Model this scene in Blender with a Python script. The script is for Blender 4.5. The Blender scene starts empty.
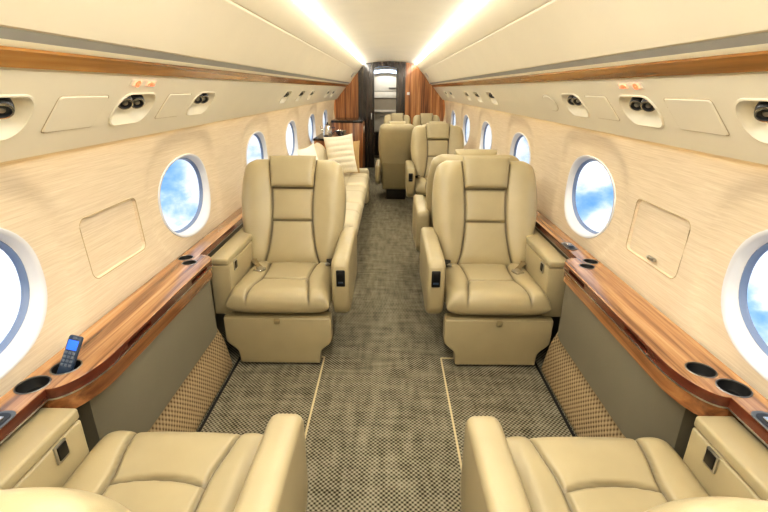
import bpy, bmesh, math, random
from mathutils import Vector, Matrix
from mathutils.geometry import delaunay_2d_cdt
random.seed(7)
SC = bpy.context.scene
COL = SC.collection
PI = math.pi

# ------------------------------------------------------------------ colour and material helpers
def lin(r, g, b):
    f = lambda c: (c/255)/12.92 if c/255 <= .04045 else (((c/255)+.055)/1.055)**2.4
    return (f(r), f(g), f(b), 1)

def new_mat(name):
    m = bpy.data.materials.new(name); m.use_nodes = True
    nt = m.node_tree; b = nt.nodes['Principled BSDF']
    return m, nt, b

def N(nt, typ, **kw):
    n = nt.nodes.new(typ)
    for k, v in kw.items():
        if k in n.inputs: n.inputs[k].default_value = v
        else: setattr(n, k, v)
    return n

def ramp(nt, stops):
    r = nt.nodes.new('ShaderNodeValToRGB'); e = r.color_ramp.elements
    e[0].position, e[0].color = stops[0]; e[1].position, e[1].color = stops[-1]
    for p, c in stops[1:-1]:
        x = e.new(p); x.color = c
    return r

def coords(nt, scale=(1, 1, 1), rot=(0, 0, 0), kind='Object'):
    tc = nt.nodes.new('ShaderNodeTexCoord'); mp = nt.nodes.new('ShaderNodeMapping')
    mp.inputs['Scale'].default_value = scale; mp.inputs['Rotation'].default_value = rot
    nt.links.new(tc.outputs[kind], mp.inputs['Vector'])
    return mp.outputs['Vector']

def plain(name, col, rough=.5, metal=0, spec=.5, var=.05, nscale=12, bump=0, coat=0):
    m, nt, b = new_mat(name); L = nt.links.new
    v = coords(nt)
    n = N(nt, 'ShaderNodeTexNoise', Scale=nscale, Detail=4.0); L(v, n.inputs['Vector'])
    c = lin(*col)
    lo = tuple(x*(1-var) for x in c[:3])+(1,); hi = tuple(min(1, x*(1+var)) for x in c[:3])+(1,)
    r = ramp(nt, [(.3, lo), (.7, hi)]); L(n.outputs['Fac'], r.inputs['Fac']); L(r.outputs['Color'], b.inputs['Base Color'])
    b.inputs['Roughness'].default_value = rough; b.inputs['Metallic'].default_value = metal
    b.inputs['Specular IOR Level'].default_value = spec
    b.inputs['Coat Weight'].default_value = coat
    if bump:
        n2 = N(nt, 'ShaderNodeTexNoise', Scale=nscale*20, Detail=2.0); L(v, n2.inputs['Vector'])
        bp = N(nt, 'ShaderNodeBump', Strength=bump, Distance=.002); L(n2.outputs['Fac'], bp.inputs['Height']); L(bp.outputs['Normal'], b.inputs['Normal'])
    return m

def emit(name, col, s):
    m, nt, b = new_mat(name)
    b.inputs['Base Color'].default_value = lin(*col); b.inputs['Emission Color'].default_value = lin(*col); b.inputs['Emission Strength'].default_value = s
    return m

def leather(name, col, dark, rough=.4):
    m, nt, b = new_mat(name); L = nt.links.new
    v = coords(nt)
    n = N(nt, 'ShaderNodeTexNoise', Scale=5.0, Detail=3.0); L(v, n.inputs['Vector'])
    c = lin(*col); lo = tuple(x*.94 for x in c[:3])+(1,); hi = tuple(min(1, x*1.05) for x in c[:3])+(1,)
    r = ramp(nt, [(.3, lo), (.7, hi)]); L(n.outputs['Fac'], r.inputs['Fac'])
    a = N(nt, 'ShaderNodeAttribute', attribute_name='seam')
    mx = N(nt, 'ShaderNodeMix', data_type='RGBA'); L(a.outputs['Fac'], mx.inputs['Factor'])
    L(r.outputs['Color'], mx.inputs['A']); mx.inputs['B'].default_value = lin(*dark); L(mx.outputs['Result'], b.inputs['Base Color'])
    b.inputs['Roughness'].default_value = rough
    vo = N(nt, 'ShaderNodeTexVoronoi', Scale=420.0); L(v, vo.inputs['Vector'])
    bp = N(nt, 'ShaderNodeBump', Strength=.12, Distance=.001); L(vo.outputs['Distance'], bp.inputs['Height']); L(bp.outputs['Normal'], b.inputs['Normal'])
    return m

def wood(name, cols, scale, rough=.25, coat=.4):
    m, nt, b = new_mat(name); L = nt.links.new
    v = coords(nt, scale)
    n = N(nt, 'ShaderNodeTexNoise', Scale=1.0, Detail=6.0, Roughness=.6, Distortion=.4); L(v, n.inputs['Vector'])
    k = len(cols)
    r = ramp(nt, [(.34+.32*i/(k-1), lin(*c)) for i, c in enumerate(cols)]); L(n.outputs['Fac'], r.inputs['Fac'])
    L(r.outputs['Color'], b.inputs['Base Color'])
    b.inputs['Roughness'].default_value = rough; b.inputs['Coat Weight'].default_value = coat; b.inputs['Coat Roughness'].default_value = .08
    return m

def wall_mat(name):
    m, nt, b = new_mat(name); L = nt.links.new
    v = coords(nt, (60, 5.0, 210))
    n = N(nt, 'ShaderNodeTexNoise', Scale=1.0, Detail=5.0, Roughness=.65, Distortion=.3); L(v, n.inputs['Vector'])
    r = ramp(nt, [(.25, lin(192, 177, 152)), (.5, lin(207, 193, 170)), (.75, lin(220, 208, 188))]); L(n.outputs['Fac'], r.inputs['Fac'])
    L(r.outputs['Color'], b.inputs['Base Color']); b.inputs['Roughness'].default_value = .55
    bp = N(nt, 'ShaderNodeBump', Strength=.15, Distance=.002); L(n.outputs['Fac'], bp.inputs['Height']); L(bp.outputs['Normal'], b.inputs['Normal'])
    return m

def carpet_mat(name, pitch, dark, mid, light, mod=True, rot=(0, 0, PI/4)):
    m, nt, b = new_mat(name); L = nt.links.new
    v = coords(nt, (1/pitch,)*3, rot)
    sp = nt.nodes.new('ShaderNodeSeparateXYZ'); L(v, sp.inputs[0])
    def wv(o):
        a = N(nt, 'ShaderNodeMath', operation='MULTIPLY'); L(o, a.inputs[0]); a.inputs[1].default_value = 2*PI
        s = N(nt, 'ShaderNodeMath', operation='SINE'); L(a.outputs[0], s.inputs[0]); return s.outputs[0]
    sx, sy = (wv(sp.outputs[0]), wv(sp.outputs[1])) if mod else (wv(sp.outputs[1]), wv(sp.outputs[2]))
    ad = N(nt, 'ShaderNodeMath', operation='ADD'); L(sx, ad.inputs[0]); L(sy, ad.inputs[1])
    h = ad.outputs[0]
    if mod:   # slow cross weave: broader bands of darker loops running diagonally
        v2 = coords(nt, (.4/pitch, .08/pitch, 1), rot)
        n2 = N(nt, 'ShaderNodeTexNoise', Scale=1.0, Detail=2.0); L(v2, n2.inputs['Vector'])
        v3 = coords(nt, (.08/pitch, .4/pitch, 1), rot)
        n3 = N(nt, 'ShaderNodeTexNoise', Scale=1.0, Detail=2.0); L(v3, n3.inputs['Vector'])
        s2 = N(nt, 'ShaderNodeMath', operation='ADD'); L(n2.outputs['Fac'], s2.inputs[0]); L(n3.outputs['Fac'], s2.inputs[1])
        s3 = N(nt, 'ShaderNodeMath', operation='MULTIPLY_ADD'); L(s2.outputs[0], s3.inputs[0]); s3.inputs[1].default_value = 2.4; s3.inputs[2].default_value = -2.4
        s4 = N(nt, 'ShaderNodeMath', operation='ADD'); L(h, s4.inputs[0]); L(s3.outputs[0], s4.inputs[1]); h = s4.outputs[0]
    nf = N(nt, 'ShaderNodeTexNoise', Scale=2.2, Detail=3.0); L(v, nf.inputs['Vector'])
    s5 = N(nt, 'ShaderNodeMath', operation='MULTIPLY_ADD'); L(nf.outputs['Fac'], s5.inputs[0]); s5.inputs[1].default_value = 1.6; L(h, s5.inputs[2])
    mr = N(nt, 'ShaderNodeMapRange'); L(s5.outputs[0], mr.inputs['Value']); mr.inputs['From Min'].default_value = -1.2; mr.inputs['From Max'].default_value = 2.6
    r = ramp(nt, [(.08, lin(*dark)), (.36, lin(*mid)), (.95, lin(*light))]); L(mr.outputs[0], r.inputs['Fac'])
    L(r.outputs['Color'], b.inputs['Base Color']); b.inputs['Roughness'].default_value = .9; b.inputs['Specular IOR Level'].default_value = .15
    bp = N(nt, 'ShaderNodeBump', Strength=.5, Distance=.004); L(mr.outputs[0], bp.inputs['Height']); L(bp.outputs['Normal'], b.inputs['Normal'])
    return m

def glass_mat():
    m = bpy.data.materials.new('window_glass'); m.use_nodes = True; nt = m.node_tree; nt.nodes.clear(); L = nt.links.new
    t = N(nt, 'ShaderNodeBsdfTransparent'); t.inputs[0].default_value = (.97, .98, 1, 1)
    g = N(nt, 'ShaderNodeBsdfGlossy'); g.inputs['Roughness'].default_value = .02
    lw = N(nt, 'ShaderNodeLayerWeight', Blend=.5)
    pw_ = N(nt, 'ShaderNodeMath', operation='POWER'); L(lw.outputs['Facing'], pw_.inputs[0]); pw_.inputs[1].default_value = 5
    f = N(nt, 'ShaderNodeMath', operation='MULTIPLY'); L(pw_.outputs[0], f.inputs[0]); f.inputs[1].default_value = .35
    mx = N(nt, 'ShaderNodeMixShader'); o = N(nt, 'ShaderNodeOutputMaterial')
    L(f.outputs[0], mx.inputs[0]); L(t.outputs[0], mx.inputs[1]); L(g.outputs[0], mx.inputs[2]); L(mx.outputs[0], o.inputs[0])
    return m

M = {
 'leather': leather('seat_leather', (172, 160, 128), (76, 66, 44), .33),
 'leather_dark': leather('shell_leather', (152, 140, 106), (108, 88, 52), .45),
 'divan': leather('divan_leather', (208, 198, 170), (146, 126, 88), .45),
 'headliner': plain('headliner', (240, 233, 214), .7, var=.02, nscale=3),
 'upper': plain('upper_panel', (226, 217, 194), .6, var=.02, nscale=3),
 'psu': plain('service_panel_cream', (224, 217, 196), .5, var=.02, nscale=3),
 'cream': plain('cream_band', (232, 226, 202), .5, var=.02),
 'grey_band': plain('grey_band', (150, 148, 140), .7, var=.05),
 'wall': wall_mat('woven_wall_veneer'),
 'bezel': plain('window_bezel', (208, 212, 220), .4, var=.02),
 'gasket': plain('window_gasket', (112, 132, 168), .35, var=.05),
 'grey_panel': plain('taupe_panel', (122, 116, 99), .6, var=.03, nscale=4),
 'woodtop': wood('ledge_wood', [(84, 54, 34), (138, 98, 64), (170, 128, 88), (194, 154, 112)], (26, .9, 26), .22),
 'woodband': wood('band_wood', [(98, 60, 34), (140, 94, 56), (168, 120, 76)], (26, .9, 26), .25),
 'mahogany': wood('edge_wood', [(58, 26, 18), (88, 42, 28), (104, 54, 34)], (14, .9, 20), .2),
 'woodtrim': wood('trim_wood', [(112, 70, 24), (146, 98, 40), (168, 120, 58)], (20, .6, 20), .25),
 'woodwall': wood('bulkhead_wood', [(84, 48, 26), (134, 84, 46), (170, 116, 70), (200, 148, 98)], (22, 22, .7), .3),
 'black_panel': wood('black_panel', [(24, 19, 16), (44, 36, 32), (66, 54, 46)], (22, 22, .5), .25),
 'steel': plain('brushed_steel', (190, 190, 188), .28, 1, var=.05),
 'dark_steel': plain('dark_steel', (120, 118, 114), .3, 1, var=.05),
 'gap': plain('panel_gap', (176, 160, 130), .7, var=.05),
 'chrome': plain('chrome', (215, 215, 215), .12, 1, var=.02),
 'nozzle': plain('nozzle_plastic', (44, 46, 50), .35, var=.1),
 'black': plain('black_plastic', (16, 16, 18), .3, var=.1),
 'black_matte': plain('black_matte', (12, 12, 13), .6, var=.1),
 'dark_base': plain('dark_pedestal', (38, 34, 28), .6, var=.1),
 'strap': plain('belt_webbing', (128, 112, 80), .8, var=.1, nscale=120),
 'white_rib': plain('white_knit', (238, 232, 214), .9, var=.04, nscale=60, bump=.3),
 'white_cloth': plain('white_cloth', (236, 230, 216), .9, var=.03, nscale=40, bump=.2),
 'tan_cloth': plain('tan_cloth', (188, 158, 112), .9, var=.05, nscale=50, bump=.3),
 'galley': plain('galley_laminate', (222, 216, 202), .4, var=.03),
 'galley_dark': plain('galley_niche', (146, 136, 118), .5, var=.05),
 'carpet': carpet_mat('woven_carpet', .0145, (44, 41, 31), (101, 96, 78), (156, 151, 134)),
 'kick': carpet_mat('woven_side_carpet', .019, (96, 79, 56), (150, 130, 100), (178, 160, 128), mod=False, rot=(PI/4, 0, 0)),
 'seamline': plain('carpet_edge', (196, 182, 146), .7, var=.05),
 'strip': emit('light_strip', (255, 248, 232), 26.0),
 'cove': emit('cove_light', (255, 232, 190), 22.0),
 'vest_light': emit('vestibule_light', (190, 215, 255), 7.0),
 'sign_red': emit('sign_red', (255, 92, 60), 2.2),
 'sign_amber': emit('sign_amber', (255, 190, 90), 2.0),
 'sign_glow': emit('sign_glow', (255, 176, 140), 1.0),
 'sign_plate': plain('sign_plate', (236, 214, 186), .4, var=.03),
 'screen_blue': emit('remote_screen', (40, 100, 235), 1.0),
 'remote': plain('remote_plastic', (46, 62, 84), .35, var=.1),
 'button': plain('remote_button', (96, 106, 120), .5, var=.1),
 'glass': glass_mat(),
}

# ------------------------------------------------------------------ mesh helpers
def link(name, me, mats, parent=None, smooth=True, sharp=35):
    o = bpy.data.objects.new(name, me); COL.objects.link(o)
    for m in (mats if isinstance(mats, (list, tuple)) else [mats]): me.materials.append(M[m] if isinstance(m, str) else m)
    if parent is not None: o.parent = parent
    if smooth:
        me.shade_smooth() if hasattr(me, 'shade_smooth') else None
        if sharp < 180:
            me.set_sharp_from_angle(angle=math.radians(sharp))
    return o

def from_bm(name, bm, mats, parent=None, smooth=True, sharp=35, normals=True):
    if normals: bmesh.ops.recalc_face_normals(bm, faces=bm.faces)
    me = bpy.data.meshes.new(name); bm.to_mesh(me); bm.free()
    return link(name, me, mats, parent, smooth, sharp)

def pydata(name, vs, fs, mats, parent=None, sharp=35, fixn=False, matidx=None):
    me = bpy.data.meshes.new(name); me.from_pydata([tuple(v) for v in vs], [], fs)
    if fixn:
        bm = bmesh.new(); bm.from_mesh(me); bmesh.ops.recalc_face_normals(bm, faces=bm.faces); bm.to_mesh(me); bm.free()
    o = link(name, me, mats, parent, True, sharp)
    if matidx:
        for p, i in zip(me.polygons, matidx): p.material_index = i
    return o

def tag(o, label=None, cat=None, group=None, kind=None):
    if label: o['label'] = label
    if cat: o['category'] = cat
    if group: o['group'] = group
    if kind: o['kind'] = kind
    return o

def empty(name, loc=(0, 0, 0), rz=0, label=None, cat=None, group=None):
    o = bpy.data.objects.new(name, None); COL.objects.link(o); o.empty_display_size = .1
    o.location = loc; o.rotation_euler = (0, 0, rz)
    return tag(o, label, cat, group)

def struct(o): o['kind'] = 'structure'; return o

def add_box(bm, c, s, bevel=0, seg=2, mtx=None):
    r = bmesh.ops.create_cube(bm, size=1)
    vs = r['verts']
    for v in vs: v.co = Vector((v.co.x*s[0], v.co.y*s[1], v.co.z*s[2]))
    if bevel:
        es = list({e for v in vs for e in v.link_edges})
        rb = bmesh.ops.bevel(bm, geom=es, offset=bevel, segments=seg, profile=.5, affect='EDGES')
        vs = list({v for f in rb['faces'] for v in f.verts} | {v for v in vs if v.is_valid})
    for v in vs:
        if mtx: v.co = mtx @ v.co
        v.co += Vector(c)
    return vs

def box(name, c, s, mats, parent=None, bevel=0, seg=2, mtx=None):
    bm = bmesh.new(); add_box(bm, c, s, bevel, seg, mtx)
    return from_bm(name, bm, mats, parent)

def prism(name, pts, axis, a, b, mats, parent=None, bevel=0, seg=3):
    """extrude a 2-D outline along axis ('x','y','z') from a to b"""
    def P(p, h):
        return {'x': (h, p[0], p[1]), 'y': (p[0], h, p[1]), 'z': (p[0], p[1], h)}[axis]
    bm = bmesh.new()
    lo = [bm.verts.new(P(p, a)) for p in pts]; hi = [bm.verts.new(P(p, b)) for p in pts]
    n = len(pts)
    bm.faces.new(lo[::-1]); bm.faces.new(hi)
    for i in range(n): bm.faces.new((lo[i], lo[(i+1) % n], hi[(i+1) % n], hi[i]))
    bmesh.ops.recalc_face_normals(bm, faces=bm.faces)
    if bevel:
        es = [e for e in bm.edges if e.is_manifold and e.calc_face_angle(0) > math.radians(30)]
        bmesh.ops.bevel(bm, geom=es, offset=bevel, segments=seg, profile=.5, affect='EDGES', clamp_overlap=True)
    return from_bm(name, bm, mats, parent)

def lathe(name, prof, mats, parent=None, seg=28, mtx=None, sharp=40):
    vs, fs = [], []
    for k in range(seg):
        a = 2*PI*k/seg
        for r, z in prof: vs.append(Vector((r*math.cos(a), r*math.sin(a), z)))
    n = len(prof)
    for k in range(seg):
        k2 = (k+1) % seg
        for i in range(n-1): fs.append((k*n+i, k2*n+i, k2*n+i+1, k*n+i+1))
    if mtx: vs = [mtx @ v for v in vs]
    bm = bmesh.new(); bv = [bm.verts.new(v) for v in vs]
    for f in fs: bm.faces.new([bv[i] for i in f])
    bmesh.ops.remove_doubles(bm, verts=bm.verts, dist=1e-5)
    return from_bm(name, bm, mats, parent, True, sharp)

def tube(name, pts, r, mats, parent=None, seg=8, closed=False):
    vs, fs = [], []; n = len(pts); pts = [Vector(p) for p in pts]
    for i, p in enumerate(pts):
        t = (pts[(i+1) % n]-pts[i-1]) if closed else (pts[min(i+1, n-1)]-pts[max(i-1, 0)])
        t.normalize(); u = t.cross(Vector((0, 0, 1)))
        if u.length < .05: u = t.cross(Vector((1, 0, 0)))
        u.normalize(); w = t.cross(u)
        for k in range(seg):
            a = 2*PI*k/seg; vs.append(p+r*(math.cos(a)*u+math.sin(a)*w))
    for i in range(n if closed else n-1):
        j = (i+1) % n
        for k in range(seg): fs.append((i*seg+k, i*seg+(k+1) % seg, j*seg+(k+1) % seg, j*seg+k))
    if not closed: fs += [tuple(range(seg))[::-1], tuple((n-1)*seg+k for k in range(seg))]
    return pydata(name, vs, fs, mats, parent, 60, True)

def sgn(x): return (x > 0)-(x < 0)
def sst(a, b, x):
    t = max(0, min(1, (x-a)/(b-a))); return t*t*(3-2*t)
def interp(tab, t):
    for (a, x), (b, y) in zip(tab, tab[1:]):
        if t <= b:
            k = (t-a)/(b-a); k = max(0, min(1, k)); return x+(y-x)*k
    return tab[-1][1]
def cinterp(tab, t):
    """smooth (Catmull) interpolation through a table"""
    n = len(tab)
    for i in range(n-1):
        if t <= tab[i+1][0] or i == n-2:
            a, y0 = tab[i]; b, y1 = tab[i+1]
            m0 = (tab[i+1][1]-tab[i-1][1])/(tab[i+1][0]-tab[i-1][0]) if i > 0 else (y1-y0)/(b-a)
            m1 = (tab[i+2][1]-tab[i][1])/(tab[i+2][0]-tab[i][0]) if i+2 < n else (y1-y0)/(b-a)
            h = b-a; k = max(0, min(1, (t-a)/h))
            return (2*k**3-3*k*k+1)*y0+(k**3-2*k*k+k)*h*m0+(-2*k**3+3*k*k)*y1+(k**3-k*k)*h*m1

def pillow(name, nu, nv, shape, front, back, frame, mats, parent=None, p=6, q=6, edge=.5, pw=.5):
    """closed cushion: shape(u,t)->(a,b); front(u,t,a,b)->(height, seam); back(...)->depth; frame=(origin,A,B,N)"""
    O, A, B, Nn = [Vector(x) for x in frame]
    f = lambda i, n: (lambda a: (1-edge)*a+edge*math.sin(a*PI/2))(-1+2*i/n)
    vs, seam, fs = [], [], []
    idF, idB = {}, {}
    for i in range(nu+1):
        u = f(i, nu)
        for j in range(nv+1):
            v = f(j, nv); t = (v+1)/2
            a, b = shape(u, t)
            e = max(0, (1-abs(u)**p))**pw*max(0, (1-abs(v)**q))**pw
            h, s = front(u, t, a, b)
            idF[i, j] = len(vs); vs.append(O+A*a+B*b+Nn*(h*e)); seam.append(s*min(1, e*1.5))
            if i in (0, nu) or j in (0, nv): idB[i, j] = idF[i, j]
            else:
                idB[i, j] = len(vs); vs.append(O+A*a+B*b-Nn*(back(u, t, a, b)*e)); seam.append(0)
    for i in range(nu):
        for j in range(nv):
            fs.append((idF[i, j], idF[i+1, j], idF[i+1, j+1], idF[i, j+1]))
            fs.append((idB[i, j], idB[i, j+1], idB[i+1, j+1], idB[i+1, j]))
    me = bpy.data.meshes.new(name); me.from_pydata([tuple(v) for v in vs], [], fs)
    at = me.attributes.new('seam', 'FLOAT', 'POINT'); at.data.foreach_set('value', seam)
    return link(name, me, mats, parent, True, 180)

def rrect(hx, hy, r, n=6):
    pts = []
    for cx, cy, a0 in ((hx-r, hy-r, 0), (-hx+r, hy-r, 90), (-hx+r, -hy+r, 180), (hx-r, -hy+r, 270)):
        for k in range(n+1):
            a = math.radians(a0+90*k/n); pts.append((cx+r*math.cos(a), cy+r*math.sin(a)))
    return pts
def ellipse(a, b, n=48, e=2.0):
    out = []
    for k in range(n):
        t = 2*PI*k/n; c, s = math.cos(t), math.sin(t)
        out.append((a*sgn(c)*abs(c)**(2/e), b*sgn(s)*abs(s)**(2/e)))
    return out
def inside(p, poly):
    x, y = p; c = False; n = len(poly)
    for i in range(n):
        x1, y1 = poly[i]; x2, y2 = poly[i-1]
        if (y1 > y) != (y2 > y) and x < (x2-x1)*(y-y1)/(y2-y1)+x1: c = not c
    return c

def sheet(name, outer, holes, step, mapf, mats, parent=None, flip=False, sharp=40):
    """2-D region with holes, triangulated with interior grid points and mapped to 3-D"""
    pts, edges = [], []
    def loop(l):
        i0 = len(pts); pts.extend(Vector(p) for p in l); n = len(l)
        edges.extend((i0+i, i0+(i+1) % n) for i in range(n))
    loop(outer)
    for h in holes: loop(h)
    xs = [p[0] for p in outer]; ys = [p[1] for p in outer]
    big = []
    for h in holes:
        cx = sum(p[0] for p in h)/len(h); cy = sum(p[1] for p in h)/len(h)
        big.append([(cx+(p[0]-cx)*1.05, cy+(p[1]-cy)*1.05) for p in h])
    nx = int((max(xs)-min(xs))/step[0]); ny = int((max(ys)-min(ys))/step[1])
    for i in range(1, nx):
        for j in range(1, ny):
            p = (min(xs)+(max(xs)-min(xs))*i/nx, min(ys)+(max(ys)-min(ys))*j/ny)
            if inside(p, outer) and not any(abs(p[0]-sum(q[0] for q in b)/len(b)) < 1 and inside(p, b) for b in big): pts.append(Vector(p))
    V, E, F = delaunay_2d_cdt(pts, edges, [], 0, 1e-6)[:3]
    fs = []
    for f in F:
        c = (sum(V[i].x for i in f)/len(f), sum(V[i].y for i in f)/len(f))
        if inside(c, outer) and not any(inside(c, h) for h in holes): fs.append(tuple(f)[::-1] if flip else tuple(f))
    return pydata(name, [mapf(v.x, v.y) for v in V], fs, mats, parent, sharp)

def bridge(name, loops, mats, parent=None, cap=False, sharp=40):
    n = len(loops[0]); vs = [v for l in loops for v in l]; fs = []
    for k in range(len(loops)-1):
        for i in range(n):
            j = (i+1) % n; fs.append((k*n+i, k*n+j, (k+1)*n+j, (k+1)*n+i))
    if cap: fs.append(tuple((len(loops)-1)*n+i for i in range(n)))
    return pydata(name, vs, fs, mats, parent, sharp, True)

def plate(name, outline, grid, mapf, thick, mats, parent=None):
    """thin raised plate on a mapped surface; mapf(u, v, h)"""
    n = len(outline)
    cx = sum(p[0] for p in outline)/n; cy = sum(p[1] for p in outline)/n
    inn = []
    for p in outline:
        d = Vector((p[0]-cx, p[1]-cy)); d = d*(1-min(.4, abs(thick)*(1.2 if thick > 0 else .5)/max(d.length, 1e-4))); inn.append((cx+d.x, cy+d.y))
    pts = [Vector(p) for p in inn]; edges = [(i, (i+1) % n) for i in range(n)]
    xs = [p[0] for p in inn]; ys = [p[1] for p in inn]
    for i in range(1, grid):
        for j in range(1, grid):
            p = (min(xs)+(max(xs)-min(xs))*i/grid, min(ys)+(max(ys)-min(ys))*j/grid)
            q = (cx+(p[0]-cx)*1.04, cy+(p[1]-cy)*1.04)
            if inside(q, inn): pts.append(Vector(p))
    V, E, F = delaunay_2d_cdt(pts, edges, [], 0, 1e-6)[:3]
    vs = [mapf(v.x, v.y, thick) for v in V]
    fs = [tuple(f) for f in F if inside((sum(V[i].x for i in f)/len(f), sum(V[i].y for i in f)/len(f)), inn)]
    k = len(vs); vs += [mapf(p[0], p[1], 0) for p in outline]
    fs += [(i, (i+1) % n, k+(i+1) % n, k+i) for i in range(n)]
    return pydata(name, vs, fs, mats, parent, 30, True)

def copy_tree(o, parent=None, mirror=False, cache={}):
    c = o.copy(); COL.objects.link(c)
    if mirror and o.type == 'MESH':
        me = o.data.copy(); me.transform(Matrix.Scale(-1, 4, (1, 0, 0))); me.flip_normals(); c.data = me
    c.parent = parent
    for ch in list(o.children): copy_tree(ch, c, mirror)
    return c

# ------------------------------------------------------------------ cabin shell
Y0, Y1 = -1.6, 9.26
def wall_x(z):
    if .69 < z < .75: return 1.078+(math.sqrt(1.11**2-(.75-.985)**2)-1.078)*(z-.69)/.06
    if z <= .69: return 1.078
    return math.sqrt(1.11**2-(z-.985)**2)*1.0
WY = [1.025+1.43*k for k in range(6)]      # window centres along the cabin
WYR = [c+.045 for c in WY]
WZ, WA, WB = .942, .308, .214
def bay(y, z, side=-1):
    d = 0
    for c in (WY if side < 0 else WYR):
        e = (abs((y-c)/.42)**3+abs((z-.955)/.31)**3)**(1/3)
        d = max(d, 1-sst(.93, 1.07, e))
    return .013*d
COVER = {-1: 1.735, 1: 1.785}
for side, nm in ((-1, 'left'), (1, 'right')):
    WYS = WY if side < 0 else WYR
    holes = [[(c+a, WZ+b) for a, b in ellipse(WA, WB, 56, 2.25)] for c in WYS]+[[(COVER[side]+a, .935+b) for a, b in rrect(.192, .118, .03, 5)]]
    mp = lambda y, z, s=side: (s*(wall_x(z)+bay(y, z, s)), y, z)
    w = sheet('wall_'+nm, [(Y0, .0), (Y1, 0), (Y1, 1.385), (Y0, 1.385)], holes, (.03, .03), mp, 'wall', flip=(side < 0), sharp=60)
    struct(w)
    for k, c in enumerate(WYS):
        root = struct(empty('window_%d' % (k+1+(6 if side > 0 else 0))))
        el = lambda f, x, e=2.25, y_=None: [Vector((side*x, c+a*f, WZ+b*f)) for a, b in ellipse(WA, WB, 56, e)]
        def on(f, off): return [Vector((side*(wall_x(WZ+b*f)+bay(c+a*f, WZ+b*f, side)+off), c+a*f, WZ+b*f)) for a, b in ellipse(WA, WB, 56, 2.25)]
        bridge('bezel', [on(1.03, .001), on(1.022, -.005), on(.99, -.006), on(.965, 0), on(.945, .018), el(.925, 1.146)], 'bezel', root, sharp=60)
        bridge('gasket', [el(.925, 1.146), el(.915, 1.145), el(.905, 1.148), el(.90, 1.158), el(.88, 1.163)], 'gasket', root, sharp=60)
        gl = el(.905, 1.158); g2 = el(.905, 1.162); n = len(gl)
        pydata('pane', gl+g2, [tuple(range(n)), tuple(range(2*n-1, n-1, -1))]+[(i, (i+1) % n, n+(i+1) % n, n+i) for i in range(n)], 'glass', root, fixn=True)

def strip_mesh(name, prof, mats, ya=Y0, yb=Y1, seg=1, sharp=30):
    vs, fs = [], []
    for y in [ya+(yb-ya)*k/seg for k in range(seg+1)]:
        vs += [(x, y, z) for x, z in prof]
    n = len(prof)
    for k in range(seg):
        for i in range(n-1): fs.append((k*n+i, k*n+i+1, (k+1)*n+i+1, (k+1)*n+i))
    return pydata(name, vs, fs, mats, None, sharp)

PA, PB = (1.022, 1.313), (.832, 1.545)      # lower and upper edge of the service panel
PL = math.hypot(PA[0]-PB[0], PA[1]-PB[1]); PU = ((PB[0]-PA[0])/PL, (PB[1]-PA[1])/PL)
PN = (-PU[1], PU[0])                        # points into the cabin (down and inward)
if PN[1] > 0: PN = (-PN[0], -PN[1])
def psu(side, y, s, h=0): return Vector((side*(PA[0]+PU[0]*s+PN[0]*h), y, PA[1]+PU[1]*s+PN[1]*h))
RECS = [1.08, 1.71, 2.335, 4.25, 4.95, 5.62, 7.1, 7.75]
RS = .150
RECS_OF = {-1: RECS, 1: [y+(.04 if y < 3 else .05) for y in RECS]}
REC_SHAPE = rrect(.122, .066, .056, 8)
trimno = 0
def trim(o):
    global trimno
    trimno += 1; o.name = 'trim_%d' % trimno; return struct(o)
for side in (-1, 1):
    holes = [[(c+a, RS+b) for a, b in REC_SHAPE] for c in RECS_OF[side]]
    trim(sheet('trim', [(Y0, .0), (Y1, 0), (Y1, PL), (Y0, PL)], holes, (.12, .06), lambda y, s: psu(side, y, s), 'psu', flip=side < 0))
    S = lambda pr: [(side*x, z) for x, z in pr]
    trim(strip_mesh('trim', S([PA, (1.025, 1.314), (1.027, 1.320), (1.027, 1.385)]), 'psu'))
    trim(strip_mesh('trim', S([(.834, 1.543), (.824, 1.540), (.808, 1.558), (.794, 1.573), (.797, 1.580), (.806, 1.580)]), 'woodtrim', sharp=60))
    trim(strip_mesh('trim', S([(.806, 1.577), (.798, 1.580), (.786, 1.5925), (.7855, 1.595)]), 'cream'))
    trim(strip_mesh('trim', S([(.787, 1.5915), (.784, 1.5945), (.768, 1.6115), (.764, 1.616)]), 'grey_band'))
    trim(strip_mesh('trim', S([(1.028, 1.366), (1.050, 1.366)]), 'cove'))
    # upper side panel with its groove, as ceiling
    up = [(.772, 1.616), (.767, 1.6125), (.758, 1.615), (.71, 1.676), (.66, 1.742), (.612, 1.797), (.606, 1.803), (.604, 1.812), (.598, 1.813), (.59, 1.819), (.55, 1.87), (.505, 1.922), (.500, 1.934), (.510, 1.946)]
    o = strip_mesh('ceiling', S(up), 'upper', sharp=25); o.name = 'ceiling_'+('left' if side < 0 else 'right'); struct(o)
    trim(strip_mesh('trim', S([(.512, 1.942), (.468, 1.950)]), 'strip'))
cen = [(x, 1.945+.045*(1-(x/.475)**2)) for x in [-.475+.95*k/24 for k in range(25)]]
o = strip_mesh('ceiling', [(-.478, 1.955)]+cen+[(.478, 1.955)], 'headliner', sharp=60); struct(o)
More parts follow.
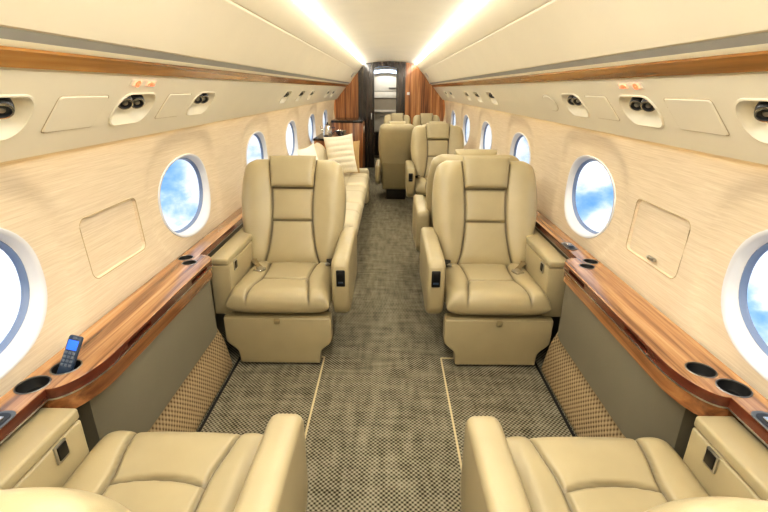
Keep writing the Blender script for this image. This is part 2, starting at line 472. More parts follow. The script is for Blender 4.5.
# floor and its carpeted sides
o = pydata('floor', [(-1.078, Y0, 0), (1.078, Y0, 0), (1.078, Y1+1.6, 0), (-1.078, Y1+1.6, 0)], [(0, 1, 2, 3)], 'carpet'); struct(o)
for side, nm in ((-1, 'left'), (1, 'right')):
    pr = [(.876, .0), (.884, .05), (.898, .13), (.912, .19), (.938, .255), (.985, .275), (1.074, .275), (1.074, 0)]
    struct(prism('baseboard_'+nm, [(side*x, z) for x, z in pr], 'y', Y0, 2.20, 'kick', None, .02, 3))
    trim(strip_mesh('trim', [(side*1.076, 0), (side*1.076, .62)], 'grey_panel'))  # dark sheet on the lower wall, its colour standing in for shade beyond the ledge panel
    pr = [(side*.862, .001), (side*.864, .005), (side*.874, .006), (side*.876, .001)]
    trim(strip_mesh('trim', pr, 'black_matte'))
    sxx = -.370 if side < 0 else .322
    bm = bmesh.new()
    add_box(bm, (sxx, (Y0+2.3)/2, .002), (.009, 2.3-Y0, .005)); add_box(bm, (sxx+side*.075, 2.30, .002), (.15, .009, .005))
    trim(from_bm('trim', bm, 'seamline'))

# ------------------------------------------------------------------ bulkheads
prof = [(1.078, 0), (1.078, .69)]+[(wall_x(z), z) for z in [.75+.06*k for k in range(11)]]+[PA, PB, (.79, 1.59), (.762, 1.606), (.66, 1.742), (.605, 1.808), (.505, 1.925), (.475, 1.945), (.3, 1.972), (.15, 1.985), (0, 1.99)]
prof = sorted([(x, z) for x, z in prof], key=lambda p: (-p[0], p[1])) if False else prof
def top_z(x):
    x = abs(x)
    pts = sorted([(a, b) for a, b in prof if b >= .98])
    return interp(pts, x)
def slab_piece(name, xa, xb, z0, y, th, mat, parent=None, zt=None):
    xs = [xa+(xb-xa)*k/24 for k in range(25)]
    if zt is None:
        pts = [(xa, z0)]
        pts += [(x, top_z(x)) for x in xs]+[(xb, z0)]
        pts = [(xa, z0), (xb, z0)]+[(x, top_z(x)) for x in xs[::-1]]
    else: pts = [(xa, z0), (xb, z0), (xb, zt), (xa, zt)]
    return prism(name, pts, 'y', y, y+th, mat, parent)
YB = Y1
def wood_side(name, xa):      # wooden half of the bulkhead, following the hull curve
    s = sgn(xa)
    pts = [(xa, 0)]+[(s*x, z) for x, z in prof if x > abs(xa)+.02]+[(xa, top_z(xa))]
    return prism(name, pts, 'y', YB-.02, YB+.04, 'woodwall')
o = wood_side('wall_rear_left', -.60); struct(o)
o = wood_side('wall_rear_right', .30); struct(o)
fr = struct(empty('door_1', (0, 0, 0)))
slab_piece('door_leaf', -.60, -.295, 0, YB-.035, .05, 'black_panel', fr)
slab_piece('door_frame', .125, .30, 0, YB-.035, .05, 'black_panel', fr)
xs = [-.295+.42*k/16 for k in range(17)]
hd = [(x, 1.865+.035*(1-((x+.085)/.21)**2)) for x in xs]
prism('door_header', hd+[(x, top_z(x)) for x in xs[::-1]], 'y', YB-.034, YB+.014, 'black_panel', fr)
box('door_handle', (-.35, YB-.05, 1.0), (.02, .03, .12), 'steel', fr, .004)
# wall behind the camera closes the cabin
pts = [(x, z) for x, z in prof]+[(-x, z) for x, z in prof[::-1][1:]]
o = prism('wall_front', pts, 'y', Y0-.05, Y0, 'headliner'); struct(o)
# galley passage beyond the doorway
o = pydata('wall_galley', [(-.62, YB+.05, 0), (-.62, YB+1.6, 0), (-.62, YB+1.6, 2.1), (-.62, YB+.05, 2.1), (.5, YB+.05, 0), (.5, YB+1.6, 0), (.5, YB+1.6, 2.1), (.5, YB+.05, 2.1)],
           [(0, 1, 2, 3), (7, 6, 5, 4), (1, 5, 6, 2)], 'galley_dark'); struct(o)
o = pydata('ceiling_galley', [(-.62, YB+.02, 2.0), (.5, YB+.02, 2.0), (.5, YB+1.6, 2.0), (-.62, YB+1.6, 2.0)], [(0, 1, 2, 3)], 'headliner'); struct(o)
lt = empty('ceiling_light', (-.08, YB+.5, 1.80), 0, 'cool white arched ceiling light glowing above the rear doorway', 'light')
ax = [-.24+.48*k/16 for k in range(17)]
prism('diffuser', [(x, .06-.5*x*x) for x in ax]+[(x, .015-.5*x*x) for x in ax[::-1]], 'y', -.02, .03, 'vest_light', lt)
prism('housing', [(x, .20) for x in (-.3, .3)]+[(x, .075-.5*x*x) for x in ax[::-1]], 'y', -.03, .05, 'galley', lt)
prism('valance', [(x, .012-.5*x*x) for x in ax]+[(x, -.05-.5*x*x) for x in ax[::-1]], 'y', -.02, .05, 'galley', lt)
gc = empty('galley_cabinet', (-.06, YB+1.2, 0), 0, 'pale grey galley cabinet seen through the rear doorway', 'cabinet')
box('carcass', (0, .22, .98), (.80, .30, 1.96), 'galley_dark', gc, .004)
u = box('door', (0, .05, 1.63), (.78, .03, .34), 'galley', gc, .006); box('handle', (.12, .02, 1.52), (.16, .025, .018), 'black', u, .004)
box('door', (0, .05, 1.38), (.78, .03, .13), 'galley', gc, .006)
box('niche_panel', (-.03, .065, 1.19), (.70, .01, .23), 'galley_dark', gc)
box('worktop', (0, .0, 1.04), (.80, .16, .05), 'galley', gc, .008)
d = box('drawer', (0, .04, .80), (.78, .03, .40), 'galley', gc, .006); box('handle', (0, .02, .93), (.3, .02, .02), 'steel', d, .004)
box('door', (0, .04, .33), (.78, .03, .5), 'black_panel', gc, .006)

# ------------------------------------------------------------------ armchairs
def build_chair(name, hw=.30, inner=True, outer=True, recline=20.5, BL=.695, dz=0, dy=0, armk=1.0, belts=True, aw=.097):
    root = empty(name)
    k = hw/.30
    # seat cushion -----------------------------------------------------------
    cen_half = lambda t: k*cinterp([(0, .172), (.2, .155), (.38, .136), (.7, .14), (1, .165)], t)
    def sshape(u, t): return (-.014+u*(hw-.012)*(.985-.04*t), -.05+.56*t+.012*(1-u*u)*(-1 if t < .5 else 0)*(1-2*t if t < .5 else 0))
    def sfront(u, t, a, b):
        ch = cen_half(t); g = 0
        a = a+.014; d = abs(a)-ch
        g = max(g, math.exp(-(d/.0065)**2))
        if d < .004: g = max(g, math.exp(-((b-.155-.02*(a/ch)**2)/.0065)**2))
        h = .082
        if d < 0:
            x = a/ch; seg = (b-(-.05))/.205 if b < .155 else (b-.155)/.355
            seg = max(0, min(1, seg)); h += .013*math.sqrt(max(0, (1-x*x)))*max(0, 4*seg*(1-seg))**.4
            pk = math.exp(-((b-.155)/.035)**2); h += .0025*pk*.3*math.sin(a*130)
        else:
            w = hw-ch; x = (d/w); h += .020*math.sin(min(1, max(0, x))*PI)**.6
        h += -.02*t
        return h-.015*g, .8*g
    pillow('seat', 120, 120, sshape, sfront, lambda *a: .062, ((0, dy, .385+dz), (1, 0, 0), (0, 1, 0), (0, 0, 1)), 'leather', root, p=9, q=9)
    # backrest ------------------------------------------------------------------
    sn, cs = math.sin(math.radians(recline)), math.cos(math.radians(recline))
    fr = ((0, .47, .415), (1, 0, 0), (0, sn, cs), (0, -cs, sn))
    wtab = [(0, .275), (.18, .304), (.4, .329), (.62, .339), (.80, .331), (.90, .318), (.955, .300), (1, .25)]
    cb = lambda t: k*cinterp([(0, .182), (.15, .152), (.4, .130), (.7, .132), (1, .150)], t)
    def bshape(u, t):
        return (u*k*cinterp(wtab, t), BL*t)
    def bfront(u, t, a, b):
        c = cb(t); d = abs(a)-c; g = math.exp(-(d/.0065)**2)
        tz = b/BL
        if d < .004: g = max(g, math.exp(-((tz-.425)*BL/.0065)**2), math.exp(-((tz-.725)*BL/.0065)**2))
        h = .052
        if d < 0:
            x = a/c
            sg = tz/.425 if tz < .425 else ((tz-.425)/.30 if tz < .725 else (tz-.725)/.275)
            h += .014*math.sqrt(max(0, 1-x*x))*max(0, 4*sg*(1-sg))**.45-.006
            if tz > .725: h += .004
        else:
            w = k*cinterp(wtab, t)-c; x = min(1, max(0, d/max(w, .01)))
            h += .034*math.sin(x*PI*.62)**.8*(1-.5*sst(.8, 1, tz))
        return h-.014*g, .85*g
    pillow('backrest', 130, 150, bshape, bfront, lambda u, t, a, b: .10-.03*t, fr, 'leather', root, p=8, q=12)
    # headrest pad: raised block over the top of the back
    O = Vector(fr[0]); B = Vector(fr[2]); Nn = Vector(fr[3])
    hsh = lambda u, t: (u*k*(.134+.016*t), .200*t)
    pillow('headrest', 40, 40, hsh, lambda u, t, a, b: (.030, 0), lambda *a: .06, (O+B*(BL*.732)+Nn*.056, (1, 0, 0), B, Nn), 'leather', root, p=10, q=10)
    # hard shell closing the rear
    pillow('rear_shell', 40, 40, lambda u, t: (u*k*(.262+.025*t), -.24+.62*t), lambda *a: (.03, 0), lambda u, t, a, b: .045,
           (O+Nn*(-.075), (1, 0, 0), Vector((0, sn*.55, 1)).normalized(), Vector((0, -1, sn*.55)).normalized()), 'leather_dark', root, p=10, q=10)
    # footrest with chamfered lower corners
    f = hw
    hf = [(-f, .305), (-f, .168), (-f+.006, .150), (-f+.022, .132), (-f+.048, .110), (-f+.062, .092), (-f+.068, .070), (-f+.070, .012)]
    out = hf+[(-x, z) for x, z in hf[::-1]]
    ft = prism('footrest', out, 'y', -.032, .045, 'leather', root, .010, 3)
    prism('footrest_lip', [(-f+.006, .302), (f-.006, .302), (f-.006, .312), (-f+.006, .312)], 'y', -.026, .04, 'leather_dark', ft, .004)
    box('latch', (0, -.036, .288), (.032, .012, .034), 'leather_dark', ft, .004); 
    # pedestal
    prism('pedestal', [(.07, .0), (.46, .0), (.50, .10), (.50, .32), (.065, .32), (.065, .06)], 'x', -hw+.085, hw-.085, 'dark_base', root, .012)
    # aisle-side arm: tall slim block with control panel in its nose
    if inner:
        xa, xb = -hw-.006-aw, -hw-.006
        ak = lambda p: (p[0], p[1]*armk)
        pr = [(.0, .365), (.0, .60), (.012, .627), (.05, .636), (.58, .646), (.66, .638), (.67, .60), (.66, .36), (.60, .30), (.08, .285), (.03, .31)]
        am = prism('armrest', [ak(p) for p in pr], 'x', xa, xb, 'leather', root, .027, 5)
        cp = box('control_panel', ((xa+xb)/2-.004, -.001, .535*armk), (min(.048, aw*.55), .014, .095), 'black', am, .006, 3)
        box('screen', ((xa+xb)/2-.004, -.009, .555*armk), (.030, .004, .03), 'black_matte', cp, .001)
        box('button', ((xa+xb)/2-.004, -.009, .512*armk), (.028, .004, .012), 'remote', cp, .001)
    # wall-side arm: square box with lid
    if outer:
        xa, xb = hw-.050, hw+.060
        ob = prism('armrest', [(.018, .30), (.018, .594), (.66, .594), (.66, .30)], 'x', xa, xb, 'leather', root, .008, 3)
        prism('armrest_lid', [(.017, .596), (.017, .634), (.661, .636), (.661, .596)], 'x', xa, xb, 'leather', ob, .010, 3)
        sw = box('switch', (xa-.002, .115, .565), (.008, .046, .056), 'steel', ob, .003)
        box('button', (xa-.006, .115, .567), (.006, .034, .042), 'black', sw, .002)
    if not belts: return root
    # seat belt
    bl = .462+dz
    pts = [(hw-.045, .47, .50), (hw-.06, .42, bl+.010), (hw-.09, .37, bl+.003), (hw-.125, .32, bl+.001), (hw-.135, .28, bl+.002)]
    vs, fs = [], []
    for i, p in enumerate(pts):
        for dx, dz in ((-.024, 0), (.024, 0), (.024, .004), (-.024, .004)): vs.append((p[0]+dx, p[1]+dx*.3, p[2]+dz+.004))
    for i in range(len(pts)-1):
        for j in range(4): fs.append((i*4+j, i*4+(j+1) % 4, i*4+4+(j+1) % 4, i*4+4+j))
    fs += [(0, 1, 2, 3), (16, 17, 18, 19)]
    bt = pydata('seat_belt', vs, fs, 'strap', root, fixn=True)
    box('buckle', (hw-.14, .265, bl+.012), (.05, .065, .018), 'chrome', bt, .005, 3, Matrix.Rotation(.35, 3, 'Z'))
    b2 = box('seat_belt', (-hw+.05, .41, bl+.014), (.045, .11, .022), 'black', root, .007, 3, Matrix.Rotation(-.3, 3, 'Z'))
    box('buckle', (-hw+.062, .36, bl+.016), (.03, .03, .014), 'steel', b2, .004, 2, Matrix.Rotation(-.3, 3, 'Z'))
    return root

CX = .645
chair_r = build_chair('cabin_armchair')
chair_l = copy_tree(chair_r, None, True)
chairs = 'cream leather cabin armchairs'
def place(o, x, y, rz, label, g=chairs):
    o.location = (x, y, 0); o.rotation_euler = (0, 0, rz); tag(o, label, 'chair', g); return o
place(chair_r, .622, 2.245, 0, 'right front cream leather armchair facing the camera, beside the right wall ledge')
place(chair_l, -.612, 2.245, 0, 'left-hand cream leather armchair facing the camera, in front of the long divan')
near_l = build_chair('cabin_armchair', recline=22, BL=.697, dz=.025, dy=-.03, belts=False)
place(near_l, -CX+.008, 1.072, PI-.008, 'nearest cream leather armchair at lower left, facing away, cut by the bottom of the photo')
place(copy_tree(near_l, None, True), CX-.012, 1.072, PI+.008, 'nearest cream leather armchair at lower right, facing away, cut by the bottom of the photo')
place(copy_tree(chair_l), CX-.025, 3.93, PI, 'cream leather armchair facing away, back to back behind the right front armchair')
place(copy_tree(chair_r), CX-.03, 5.24, 0, 'mid cabin cream leather armchair facing the camera on the right of the aisle')
conf_a = build_chair('cabin_armchair', .222, True, False, armk=.80, aw=.066)       # arm on its left when seen from the front
conf_b = copy_tree(conf_a, None, True)
cg = 'cream leather paired seats near the rear bulkhead'
place(conf_a, .14, 7.70, 0, 'left one of the two farthest cream seats, facing the camera before the rear bulkhead', cg)
place(conf_b, .66, 7.70, 0, 'right one of the two farthest cream seats, facing the camera before the rear bulkhead', cg)
place(copy_tree(conf_b), .105, 6.88, PI, 'cream leather seat showing its plain back beside the aisle in mid cabin', cg)
place(copy_tree(conf_a), .64, 6.88, PI, 'cream leather seat facing away, almost hidden behind the mid cabin armchair', cg)

# ------------------------------------------------------------------ side ledges
def ledge_outline(ya, yb, secs, side, inset=0, nar=.976, wide=.888):
    pts = [(1.073, ya), (1.073, yb)]            # x along wall
    front = [(nar+inset, yb)]
    for (a, b) in sorted(secs, reverse=True):
        # far end corner, then near end long curve
        r1, r2 = .09, .20; D = nar-wide
        front.append((nar+inset, b-inset*.5))
        for k in range(1, 9):
            t = PI/2*k/8; front.append((nar-D*math.sin(t)+inset, b-inset*.5-r1*(1-math.cos(t))))
        for k in range(0, 13):
            t = PI/2*k/12; front.append((wide+D*(1-math.cos(t))+inset, a+inset*.5+r2*(1-math.sin(t))))
    front.append((nar+inset, ya))
    out = [(side*x, y) for x, y in pts+front]
    res = []
    for p in out:
        if not res or (abs(p[0]-res[-1][0])+abs(p[1]-res[-1][1])) > 1e-4: res.append(p)
    return res
def slab_ledge(name, out, z0, z1, mats, parent, bevel=.004, topmat=None):
    bm = bmesh.new(); lo = [bm.verts.new((x, y, z0)) for x, y in out]; hi = [bm.verts.new((x, y, z1)) for x, y in out]; n = len(out)
    bm.faces.new(lo[::-1]); tf = bm.faces.new(hi)
    for i in range(n): bm.faces.new((lo[i], lo[(i+1) % n], hi[(i+1) % n], hi[i]))
    bmesh.ops.recalc_face_normals(bm, faces=bm.faces)
    if bevel:
        bmesh.ops.bevel(bm, geom=[e for e in tf.edges], offset=bevel, segments=3, profile=.5, affect='EDGES')
    bm.faces.ensure_lookup_table()
    if topmat is not None:
        for f in bm.faces:
            if f.normal.z > .5: f.material_index = topmat
    return from_bm(name, bm, mats, parent, True, 30)
def cut(o, cutters):
    for c in cutters:
        md = o.modifiers.new('b', 'BOOLEAN'); md.object = c; md.operation = 'DIFFERENCE'; md.solver = 'EXACT'
    dg = bpy.context.evaluated_depsgraph_get(); dg.update()
    me = bpy.data.meshes.new_from_object(o.evaluated_get(dg)); o.modifiers.clear(); old = o.data; o.data = me; bpy.data.meshes.remove(old)
    me.set_sharp_from_angle(angle=math.radians(30))
    for c in cutters: bpy.data.objects.remove(c)

def make_ledge(side, ya, yb, secs, cups, label):
    root = empty('side_ledge', (0, 0, 0), 0, label, 'ledge', 'wooden side ledges')
    top = slab_ledge('ledge_top', ledge_outline(ya, yb, secs, side), .655, .690, ['mahogany', 'woodtop'], root, .005, 1)
    cs = []
    for (x, y, r) in cups:
        bm = bmesh.new(); bmesh.ops.create_cone(bm, cap_ends=True, segments=32, radius1=r, radius2=r, depth=.2)
        for v in bm.verts: v.co += Vector((side*x, y, .70))
        cs.append(from_bm('cutter', bm, 'black'))
    for (a, b) in secs:
        for ya_, yb_ in ((a+.27, a+.43), (b-.32, b-.14)):
            cs.append(box('cutter', (side*.888, (ya_+yb_)/2, .670), (.05, yb_-ya_, .016), 'black'))
    cut(top, cs)
    slab_ledge('metal_strip', ledge_outline(ya, yb, secs, side, -.001), .650, .655, 'steel', root, 0)
    for (a, b) in secs:
        slab_ledge('wood_band', ledge_outline(a-.002, b+.002, [(a, b)], side, .004), .594, .650, 'woodband', root, 0)
        out = [(side*x, y) for x, y in [(1.05, a+.13), (1.05, b-.02), (.97, b-.02), (.915, b-.06), (.905, b-.12), (.905, a+.32), (.92, a+.22), (.97, a+.14)]]
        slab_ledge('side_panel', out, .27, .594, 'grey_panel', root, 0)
        for ya_, yb_ in ((a+.27, a+.43), (b-.32, b-.14)):
            box('slot', (side*.9145, (ya_+yb_)/2, .670), (.006, yb_-ya_, .020), 'black_matte', root)
    for (x, y, r) in cups:
        T = Matrix.Translation((side*x, y, 0))
        c = lathe('cup_holder', [(0, .6575), (r-.005, .6575), (r-.003, .660), (r-.002, .686), (r, .6905), (r-.001, .688), (r-.0015, .6562), (0, .6562)], 'black_matte', root, 32, T)
        lathe('rim', [(r-.003, .689), (r-.002, .692), (r+.001, .6922), (r+.0025, .6905), (r+.002, .6895)], 'dark_steel', c, 32, T)
    return root
NEARSEC = (1.064, 2.185)
cups = [(1.012, 1.105, .043), (.975, 1.195, .041), (1.025, 2.130, .035), (.978, 2.062, .034)]
cups_left = [(1.024, 1.082, .043), (.987, 1.172, .041)]+cups[2:]
make_ledge(-1, -1.0, 3.4, [NEARSEC], cups_left, 'glossy wooden side ledge along the left wall with cup holders and taupe lower panel')
make_ledge(1, -1.0, 7.6, [NEARSEC, (4.08, 5.12)], cups, 'glossy wooden side ledge along the right wall with cup holders and taupe lower panel')

def ledge_switch(x, y, rz, label):
    r = empty('switch_panel', (x, y, .6905), rz, label, 'switch panel', 'switch panels set in the wooden ledges')
    prism('plate', rrect(.030, .062, .026, 6), 'z', 0, .004, 'dark_steel', r, .001, 1)
    prism('recess', rrect(.022, .050, .018, 6), 'z', .0035, .0055, 'black', r, .0005, 1)
    box('toggle', (0, .018, .0075), (.024, .026, .006), 'chrome', r, .002)
    box('toggle', (0, -.018, .0075), (.024, .026, .006), 'remote', r, .002)
ledge_switch(-.998, .905, 0, 'silver switch panel in the left ledge at the lower left edge of the photo')
ledge_switch(1.000, .94, 0, 'silver switch panel in the right ledge at the lower right edge of the photo')
ledge_switch(1.002, 2.36, 0, 'dark switch panel in the right ledge beside the armchair arm')

# remote control standing in the left cup holder
rc = empty('remote_control', (-.994, 1.157, .6625), 0, 'dark blue-grey remote control with lit blue pad standing in the left cup holder', 'remote control')
RM = Matrix.Rotation(math.radians(14), 4, 'Y') @ Matrix.Rotation(math.radians(-30), 4, 'X')
def rbox(name, c, s, mat, par, bev):
    bm = bmesh.new(); add_box(bm, c, s, bev, 3)
    for v in bm.verts: v.co = RM @ v.co
    return from_bm(name, bm, mat, par)
body = rbox('body', (0, 0, .066), (.042, .015, .128), 'remote', rc, .007)
rbox('touch_pad', (0, -.0078, .100), (.030, .003, .030), 'screen_blue', body, .001)
rbox('button', (0, -.0078, .122), (.012, .004, .008), 'button', body, .002)
for r in range(4):
    for c in (-1, 0, 1): rbox('button', (c*.0115, -.0078, .076-.0125*r), (.008, .004, .008), 'button', body, .001)

# ------------------------------------------------------------------ overhead service units
def vent_unit(side, y, label, kind):
    root = empty('air_vent_unit', psu(side, y, RS), 0, label, 'air vent', 'air vent and reading light units in the overhead panels')
    inv = root.location
    L = lambda f, h, sh=0: [psu(side, y+a*f, RS+b*f+sh, h)-inv for a, b in REC_SHAPE]
    bridge('recess', [L(1, 0), L(.97, -.008), L(.90, -.030), L(.78, -.040), L(.4, -.042), L(.02, -.042)], 'psu', root, True, 60)
    bridge('rim', [L(1.07, 0), L(1.06, .004), L(1.0, .0045), L(.985, -.003)], 'psu', root, False, 60)
    X = Vector((0, 1, 0)); Nv = Vector((side*PN[0], 0, PN[1])); U = Vector((side*PU[0], 0, PU[1]))
    for dy in {0: (.045,), 1: (-.048, .032), 2: (-.035, .035)}[kind]:
        ctr = psu(side, y+dy, RS+.020, -.022)-inv
        ax = (Nv*1.0+Vector((0, -.5, 0))-U*.2).normalized(); t1 = ax.cross(U).normalized(); t2 = ax.cross(t1)
        m = Matrix(((t1.x, t2.x, ax.x, ctr.x), (t1.y, t2.y, ax.y, ctr.y), (t1.z, t2.z, ax.z, ctr.z), (0, 0, 0, 1)))
        nz = lathe('nozzle', [(.028, -.016), (.029, .004), (.026, .016), (.021, .020), (.019, .014), (0, .010)], 'nozzle', root, 24, m)
        lathe('ring', [(.0195, .021), (.024, .0205), (.0245, .0175), (.021, .017)], 'chrome', nz, 24, m)
        lathe('lens', [(.010, .0115), (.008, .017), (0, .019)], 'steel', nz, 16, m)
WHERE = ['nearest the camera', 'under the lit signs, second from the camera', 'third from the camera', 'fourth from the camera', 'fifth from the camera', 'sixth from the camera', 'seventh from the camera', 'farthest from the camera']
for side, nm in ((-1, 'left'), (1, 'right')):
    for i, y in enumerate(RECS_OF[side]):
        dyS = .04 if side > 0 else 0
        vent_unit(side, y, 'air vent recess in the %s overhead panel, %s' % (nm, WHERE[i]), 1 if i == 1 else (0 if i == 0 else 2))
    def access(y, hy, lab, shape=None):
        r = empty('access_panel', psu(side, y, RS), 0, lab, 'panel', 'access panels in the overhead strips'); inv = r.location
        plate('cover', [(y+a, RS+b) for a, b in (shape or rrect(hy, .062, .012, 4))], 5, lambda a, b, h: psu(side, a, b, h)-inv, .004, 'psu', r)
        loop = [psu(side, y+a*1.01, RS+b*1.015, .0005)-inv for a, b in (shape or rrect(hy, .062, .012, 4))]
        tube('gap', loop, .0012, 'gap', r, 5, True)
    access(1.395+dyS, .115, 'flush rectangular cream panel in the %s overhead strip, between the two nearest air vents' % nm)
    access(2.035+dyS, .11, 'faint rectangular cream panel in the %s overhead strip, beyond the lit signs' % nm)
    if side > 0: access(2.74, 0, 'faint oval speaker cover in the right overhead strip', ellipse(.10, .055, 28))
    # lit signs
    sg = empty('warning_sign', psu(side, 1.675+dyS, .262), 0, 'lit red and amber warning sign above the %s double air vent' % nm, 'sign', 'lit warning signs'); inv = sg.location
    P = lambda a, b, h=0: psu(side, 1.675+dyS+a, .262+b, h)-inv
    plate('plate', rrect(.088, .013, .005, 4), 3, P, .002, 'psu', sg)
    loop = [P(-.045+.0095*math.cos(t), .0095*math.sin(t), .0055) for t in [2*PI*k/24 for k in range(24)]]
    tube('no_smoking_ring', loop, .0028, 'sign_red', sg, 6, True)
    tube('no_smoking_bar', [P(-.045-.0065, -.0065, .0055), P(-.045+.0065, .0065, .0055)], .0026, 'sign_red', sg, 6)
    plate('lamp_window', [(a-.045, b) for a, b in rrect(.026, .010, .004, 3)], 3, lambda a, b, h: P(a, b, h+.002), .0012, 'sign_glow', sg)
    tube('cigarette', [P(-.054, 0, .0045), P(-.036, 0, .0045)], .0022, 'sign_amber', sg, 6)
    plate('lamp_window', [(a+.047, b) for a, b in rrect(.028, .010, .004, 3)], 3, lambda a, b, h: P(a, b, h+.002), .0012, 'sign_glow', sg)
    tube('belt_symbol', [P(.026, -.004, .0055), P(.038, .003, .0055), P(.047, .0, .0055), P(.057, .003, .0055), P(.068, -.004, .0055)], .0026, 'sign_red', sg, 6)
    box('buckle_symbol', P(.047, 0, .0055), (.012, .012, .012), 'sign_red', sg, .002)
    # wall covers between the two nearest windows
    wp = empty('wall_cover', (side*1.1, 1.775, .93), 0, 'flush rounded rectangular cover on the %s wall between the two nearest windows' % nm, 'panel', 'wall covers between windows'); inv = wp.location
    W = lambda a, b, h: Vector((side*(wall_x(b)+bay(a, b, side)-h), a, b))-inv
    ol = [(COVER[side]+a, .935+b) for a, b in rrect(.192, .118, .03, 5)]
    plate('cover', ol, 10, W, -.012, 'wall', wp)
    tube('edge', [W(p[0], p[1], -.0003) for p in ol], .0020, 'gap', wp, 5, True)
    if side > 0:
        lc = box('latch', W(1.765, .845, .004), (.014, .055, .014), 'steel', wp, .003)
        box('latch_button', W(1.765, .845, .012), (.008, .018, .010), 'chrome', lc, .002)
    # round spot lights at the far end of the upper panel
    sp = empty('spot_light', (side*.66, 8.6, 1.735), 0, 'small round spot light in the %s ceiling slope near the bulkhead' % nm, 'light', 'round spot lights near the bulkhead')
    ax = Vector((-side*.78, 0, -.62)).normalized(); t1 = Vector((0, 1, 0)); t2 = ax.cross(t1)
    m = Matrix(((t1.x, t2.x, ax.x, 0), (t1.y, t2.y, ax.y, 0), (t1.z, t2.z, ax.z, 0), (0, 0, 0, 1)))
    lathe('ring', [(.05, -.004), (.052, .010), (.034, .012), (.030, .004)], 'steel', sp, 24, m)
    lathe('lens', [(.031, .004), (.02, .008), (0, .009)], 'bezel', sp, 24, m)

# ------------------------------------------------------------------ divan on the left
DV0, DV1 = 3.62, 6.12
dv = empty('divan', (-.65, (DV0+DV1)/2, 0), 0, 'long cream leather divan along the left wall behind the front armchair', 'sofa'); dl = dv.location
n3 = 3; ln = (DV1-DV0)/n3
box('base', (-.02, 0, .155), (.66, DV1-DV0, .29), 'divan', dv, .015)
for k in range(n3):
    yc = DV0+ln*(k+.5)-dl.y
    def fs_(u, t, a, b):
        g = max(math.exp(-((a)/.012)**2), math.exp(-((b-.25)/.012)**2)*.7)
        return .085+.012*(1-u*u)-.014*g, .5*g
    pillow('seat_cushion', 44, 44, lambda u, t: (u*(ln/2-.002), .60*t), fs_, lambda *a: .07, ((.395, yc, .36), (0, 1, 0), (-1, 0, 0), (0, 0, 1)), 'divan', dv, p=10, q=10)
    pillow('back_cushion', 40, 40, lambda u, t: (u*(ln/2-.002), .46*t), lambda u, t, a, b: (.12+.02*math.sin(PI*t), 0), lambda *a: .05, ((-.235, yc, .38), (0, 1, 0), Vector((-.16, 0, .98)), Vector((.98, 0, .16))), 'divan', dv, p=6, q=4)
prism('armrest', [(-.33, .0), (.36, .0), (.38, .05), (.38, .44), (.35, .475), (-.30, .475), (-.33, .44)], 'y', DV1-dl.y+.004, DV1-dl.y+.15, 'divan', dv, .025, 4)
def cushion(name, loc, w, h, th, tilt, rz, mat, label, ribs=0, roll=0):
    r = empty(name, loc, rz, label, 'cushion', 'loose cushions on the divan')
    sn, cs = math.sin(tilt), math.cos(tilt)
    def shp(u, t):
        v = 2*t-1; return (u*w/2*(1-.07*(1-v*v)), h/2+v*h/2*(1-.07*(1-u*u)))
    fr = lambda u, t, a, b: (th*.5*(1-.25*(u*u+(2*t-1)**2)/2)+(.017*abs(math.sin(b*PI*ribs/h)) if ribs else 0), 0)
    o = pillow('cover', 50, 80, shp, fr, lambda u, t, a, b: th*.5, ((0, 0, w*.5*abs(math.sin(roll))*.8), Vector((1, 0, 0))*math.cos(roll)+Vector((0, sn, cs))*math.sin(roll), Vector((0, sn, cs))*math.cos(roll)-Vector((1, 0, 0))*math.sin(roll), (0, -cs, sn)), mat, r, p=3, q=3, pw=.7)
    return r
cushion('throw_pillow', (-.575, 5.74, .462), .37, .49, .13, .26, .12, 'white_rib', 'ribbed white square throw pillow standing at the far end of the divan', 7, .12)
cushion('throw_pillow', (-.55, 5.93, .462), .34, .42, .08, .28, .0, 'tan_cloth', 'tan throw pillow mostly hidden behind the ribbed white pillow')
cushion('throw_pillow', (-.63, 3.95, .465), .52, .58, .12, .15, PI/2-.1, 'white_cloth', 'plain white throw pillow leaning on the divan back under the window')

# ------------------------------------------------------------------ credenza at the rear left
cr = empty('credenza', (-.76, 8.78, 0), 0, 'low wooden credenza with dark counter in front of the left bulkhead', 'cabinet')
box('carcass', (0, 0, .47), (.54, .84, .92), 'woodwall', cr, .006)
box('countertop', (.0, 0, .95), (.56, .86, .04), 'black_panel', cr, .008)
for yy in (-.21, .21):
    d = box('door', (.274, yy, .47), (.014, .40, .84), 'woodwall', cr, .004); box('handle', (.286, yy+.12*sgn(-yy), .78), (.014, .02, .12), 'steel', d, .003)
ec = empty('end_cabinet', (-.83, 6.72, 0), 0, 'low wooden end cabinet between the divan and the credenza', 'cabinet')
box('carcass', (0, 0, .42), (.40, .80, .82), 'woodwall', ec, .006)
box('countertop', (0, 0, .845), (.42, .82, .03), 'black_panel', ec, .006)
d = box('door', (.205, 0, .42), (.012, .74, .74), 'woodwall', ec, .004); box('handle', (.216, -.25, .66), (.014, .02, .12), 'steel', d, .003)
pt = empty('coffee_pot', (-.86, 6.50, .861), 0, 'shiny silver coffee pot on the end cabinet beyond the divan', 'pot')
lathe('body', [(0, 0), (.05, 0), (.062, .03), (.058, .10), (.04, .15), (.035, .165), (.042, .175), (0, .18)], 'chrome', pt)
lathe('lid_knob', [(.012, .178), (.010, .19), (.014, .198), (0, .205)], 'black', pt)
tube('handle', [(.055, 0, .13), (.10, 0, .135), (.105, 0, .08), (.062, 0, .05)], .007, 'black', pt)
tube('spout', [(-.055, 0, .08), (-.085, 0, .11), (-.10, 0, .15)], .010, 'chrome', pt)
bw = empty('bowl', (-.70, 6.72, .861), 0, 'low polished silver bowl on the end cabinet beside the coffee pot', 'bowl')
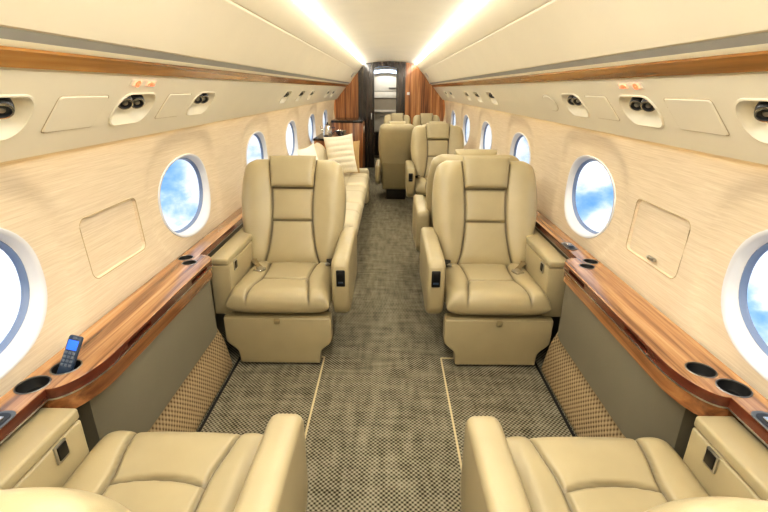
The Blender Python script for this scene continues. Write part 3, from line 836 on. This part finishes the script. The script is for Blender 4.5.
lathe('body', [(0, .006), (.03, .006), (.03, 0), (.036, 0), (.04, .012), (.08, .06), (.084, .075), (.078, .075), (.07, .055), (.03, .02), (0, .018)], 'chrome', bw)
sw = empty('wall_switch', (.36, YB-.024, 1.42), 0, 'small white switch on the right wooden bulkhead beside the doorway', 'switch')
box('plate', (0, 0, 0), (.05, .006, .05), 'bezel', sw, .002); box('rocker', (0, -.005, 0), (.022, .006, .03), 'galley', sw, .002)

# ------------------------------------------------------------------ camera
cam = bpy.data.cameras.new('camera'); co = bpy.data.objects.new('camera', cam); COL.objects.link(co)
cam.sensor_width = 36; cam.lens = 450/768*36; cam.clip_start = .02
R = Matrix.Rotation(math.radians(.6), 4, 'Z') @ Matrix.Rotation(math.radians(90-20.36), 4, 'X') @ Matrix.Rotation(math.radians(.3), 4, 'Z')
co.matrix_world = Matrix.Translation((.005, 0, 1.5)) @ R
SC.camera = co

# ------------------------------------------------------------------ light
def area(name, loc, size, power, col=(1, .985, .95), rot=(0, 0, 0)):
    l = bpy.data.lights.new(name, 'AREA'); l.shape = 'RECTANGLE'; l.size, l.size_y = size; l.energy = power; l.color = col
    o = bpy.data.objects.new(name, l); COL.objects.link(o); o.location = loc; o.rotation_euler = rot; return o
for sd in (-1, 1):      # cove lamps running beside the ceiling strips, washing the centre panel and the cabin
    area('cove_lamp', (sd*.485, 3.8, 1.936), (.03, 10.6), 46, (1, .985, .95), (0, sd*math.radians(94), 0))
area('ceiling_lamp', (0, .7, 1.95), (.6, 2.2), 14)  # two unseen fill lights added overhead, near and behind the camera
area('ceiling_lamp', (0, -1.0, 1.95), (.6, 1.0), 9)
area('galley_lamp', (-.06, YB+.75, 1.95), (.5, .5), 9, (1, .97, .92))

w = bpy.data.worlds.new('sky'); SC.world = w; w.use_nodes = True; nt = w.node_tree; nt.nodes.clear(); L = nt.links.new
tc = N(nt, 'ShaderNodeTexCoord'); mp = N(nt, 'ShaderNodeMapping'); mp.inputs['Scale'].default_value = (7.5, 7.5, 11); L(tc.outputs['Generated'], mp.inputs['Vector'])
n1 = N(nt, 'ShaderNodeTexNoise', Scale=1.0, Detail=7.0, Roughness=.52, Distortion=.25); L(mp.outputs[0], n1.inputs['Vector'])
rp = ramp(nt, [(.32, lin(112, 168, 226)), (.41, lin(166, 202, 238)), (.47, lin(226, 236, 247)), (.60, lin(252, 253, 255))]); L(n1.outputs['Fac'], rp.inputs['Fac'])
bg = N(nt, 'ShaderNodeBackground', Strength=1.3); L(rp.outputs['Color'], bg.inputs['Color'])
ow = N(nt, 'ShaderNodeOutputWorld'); L(bg.outputs[0], ow.inputs[0])
SC.view_settings.view_transform = 'Standard'; SC.view_settings.look = 'Medium High Contrast'; SC.view_settings.exposure = -.12
SC.cycles.use_denoising = True
SC.cycles.max_bounces = 10; SC.cycles.diffuse_bounces = 6
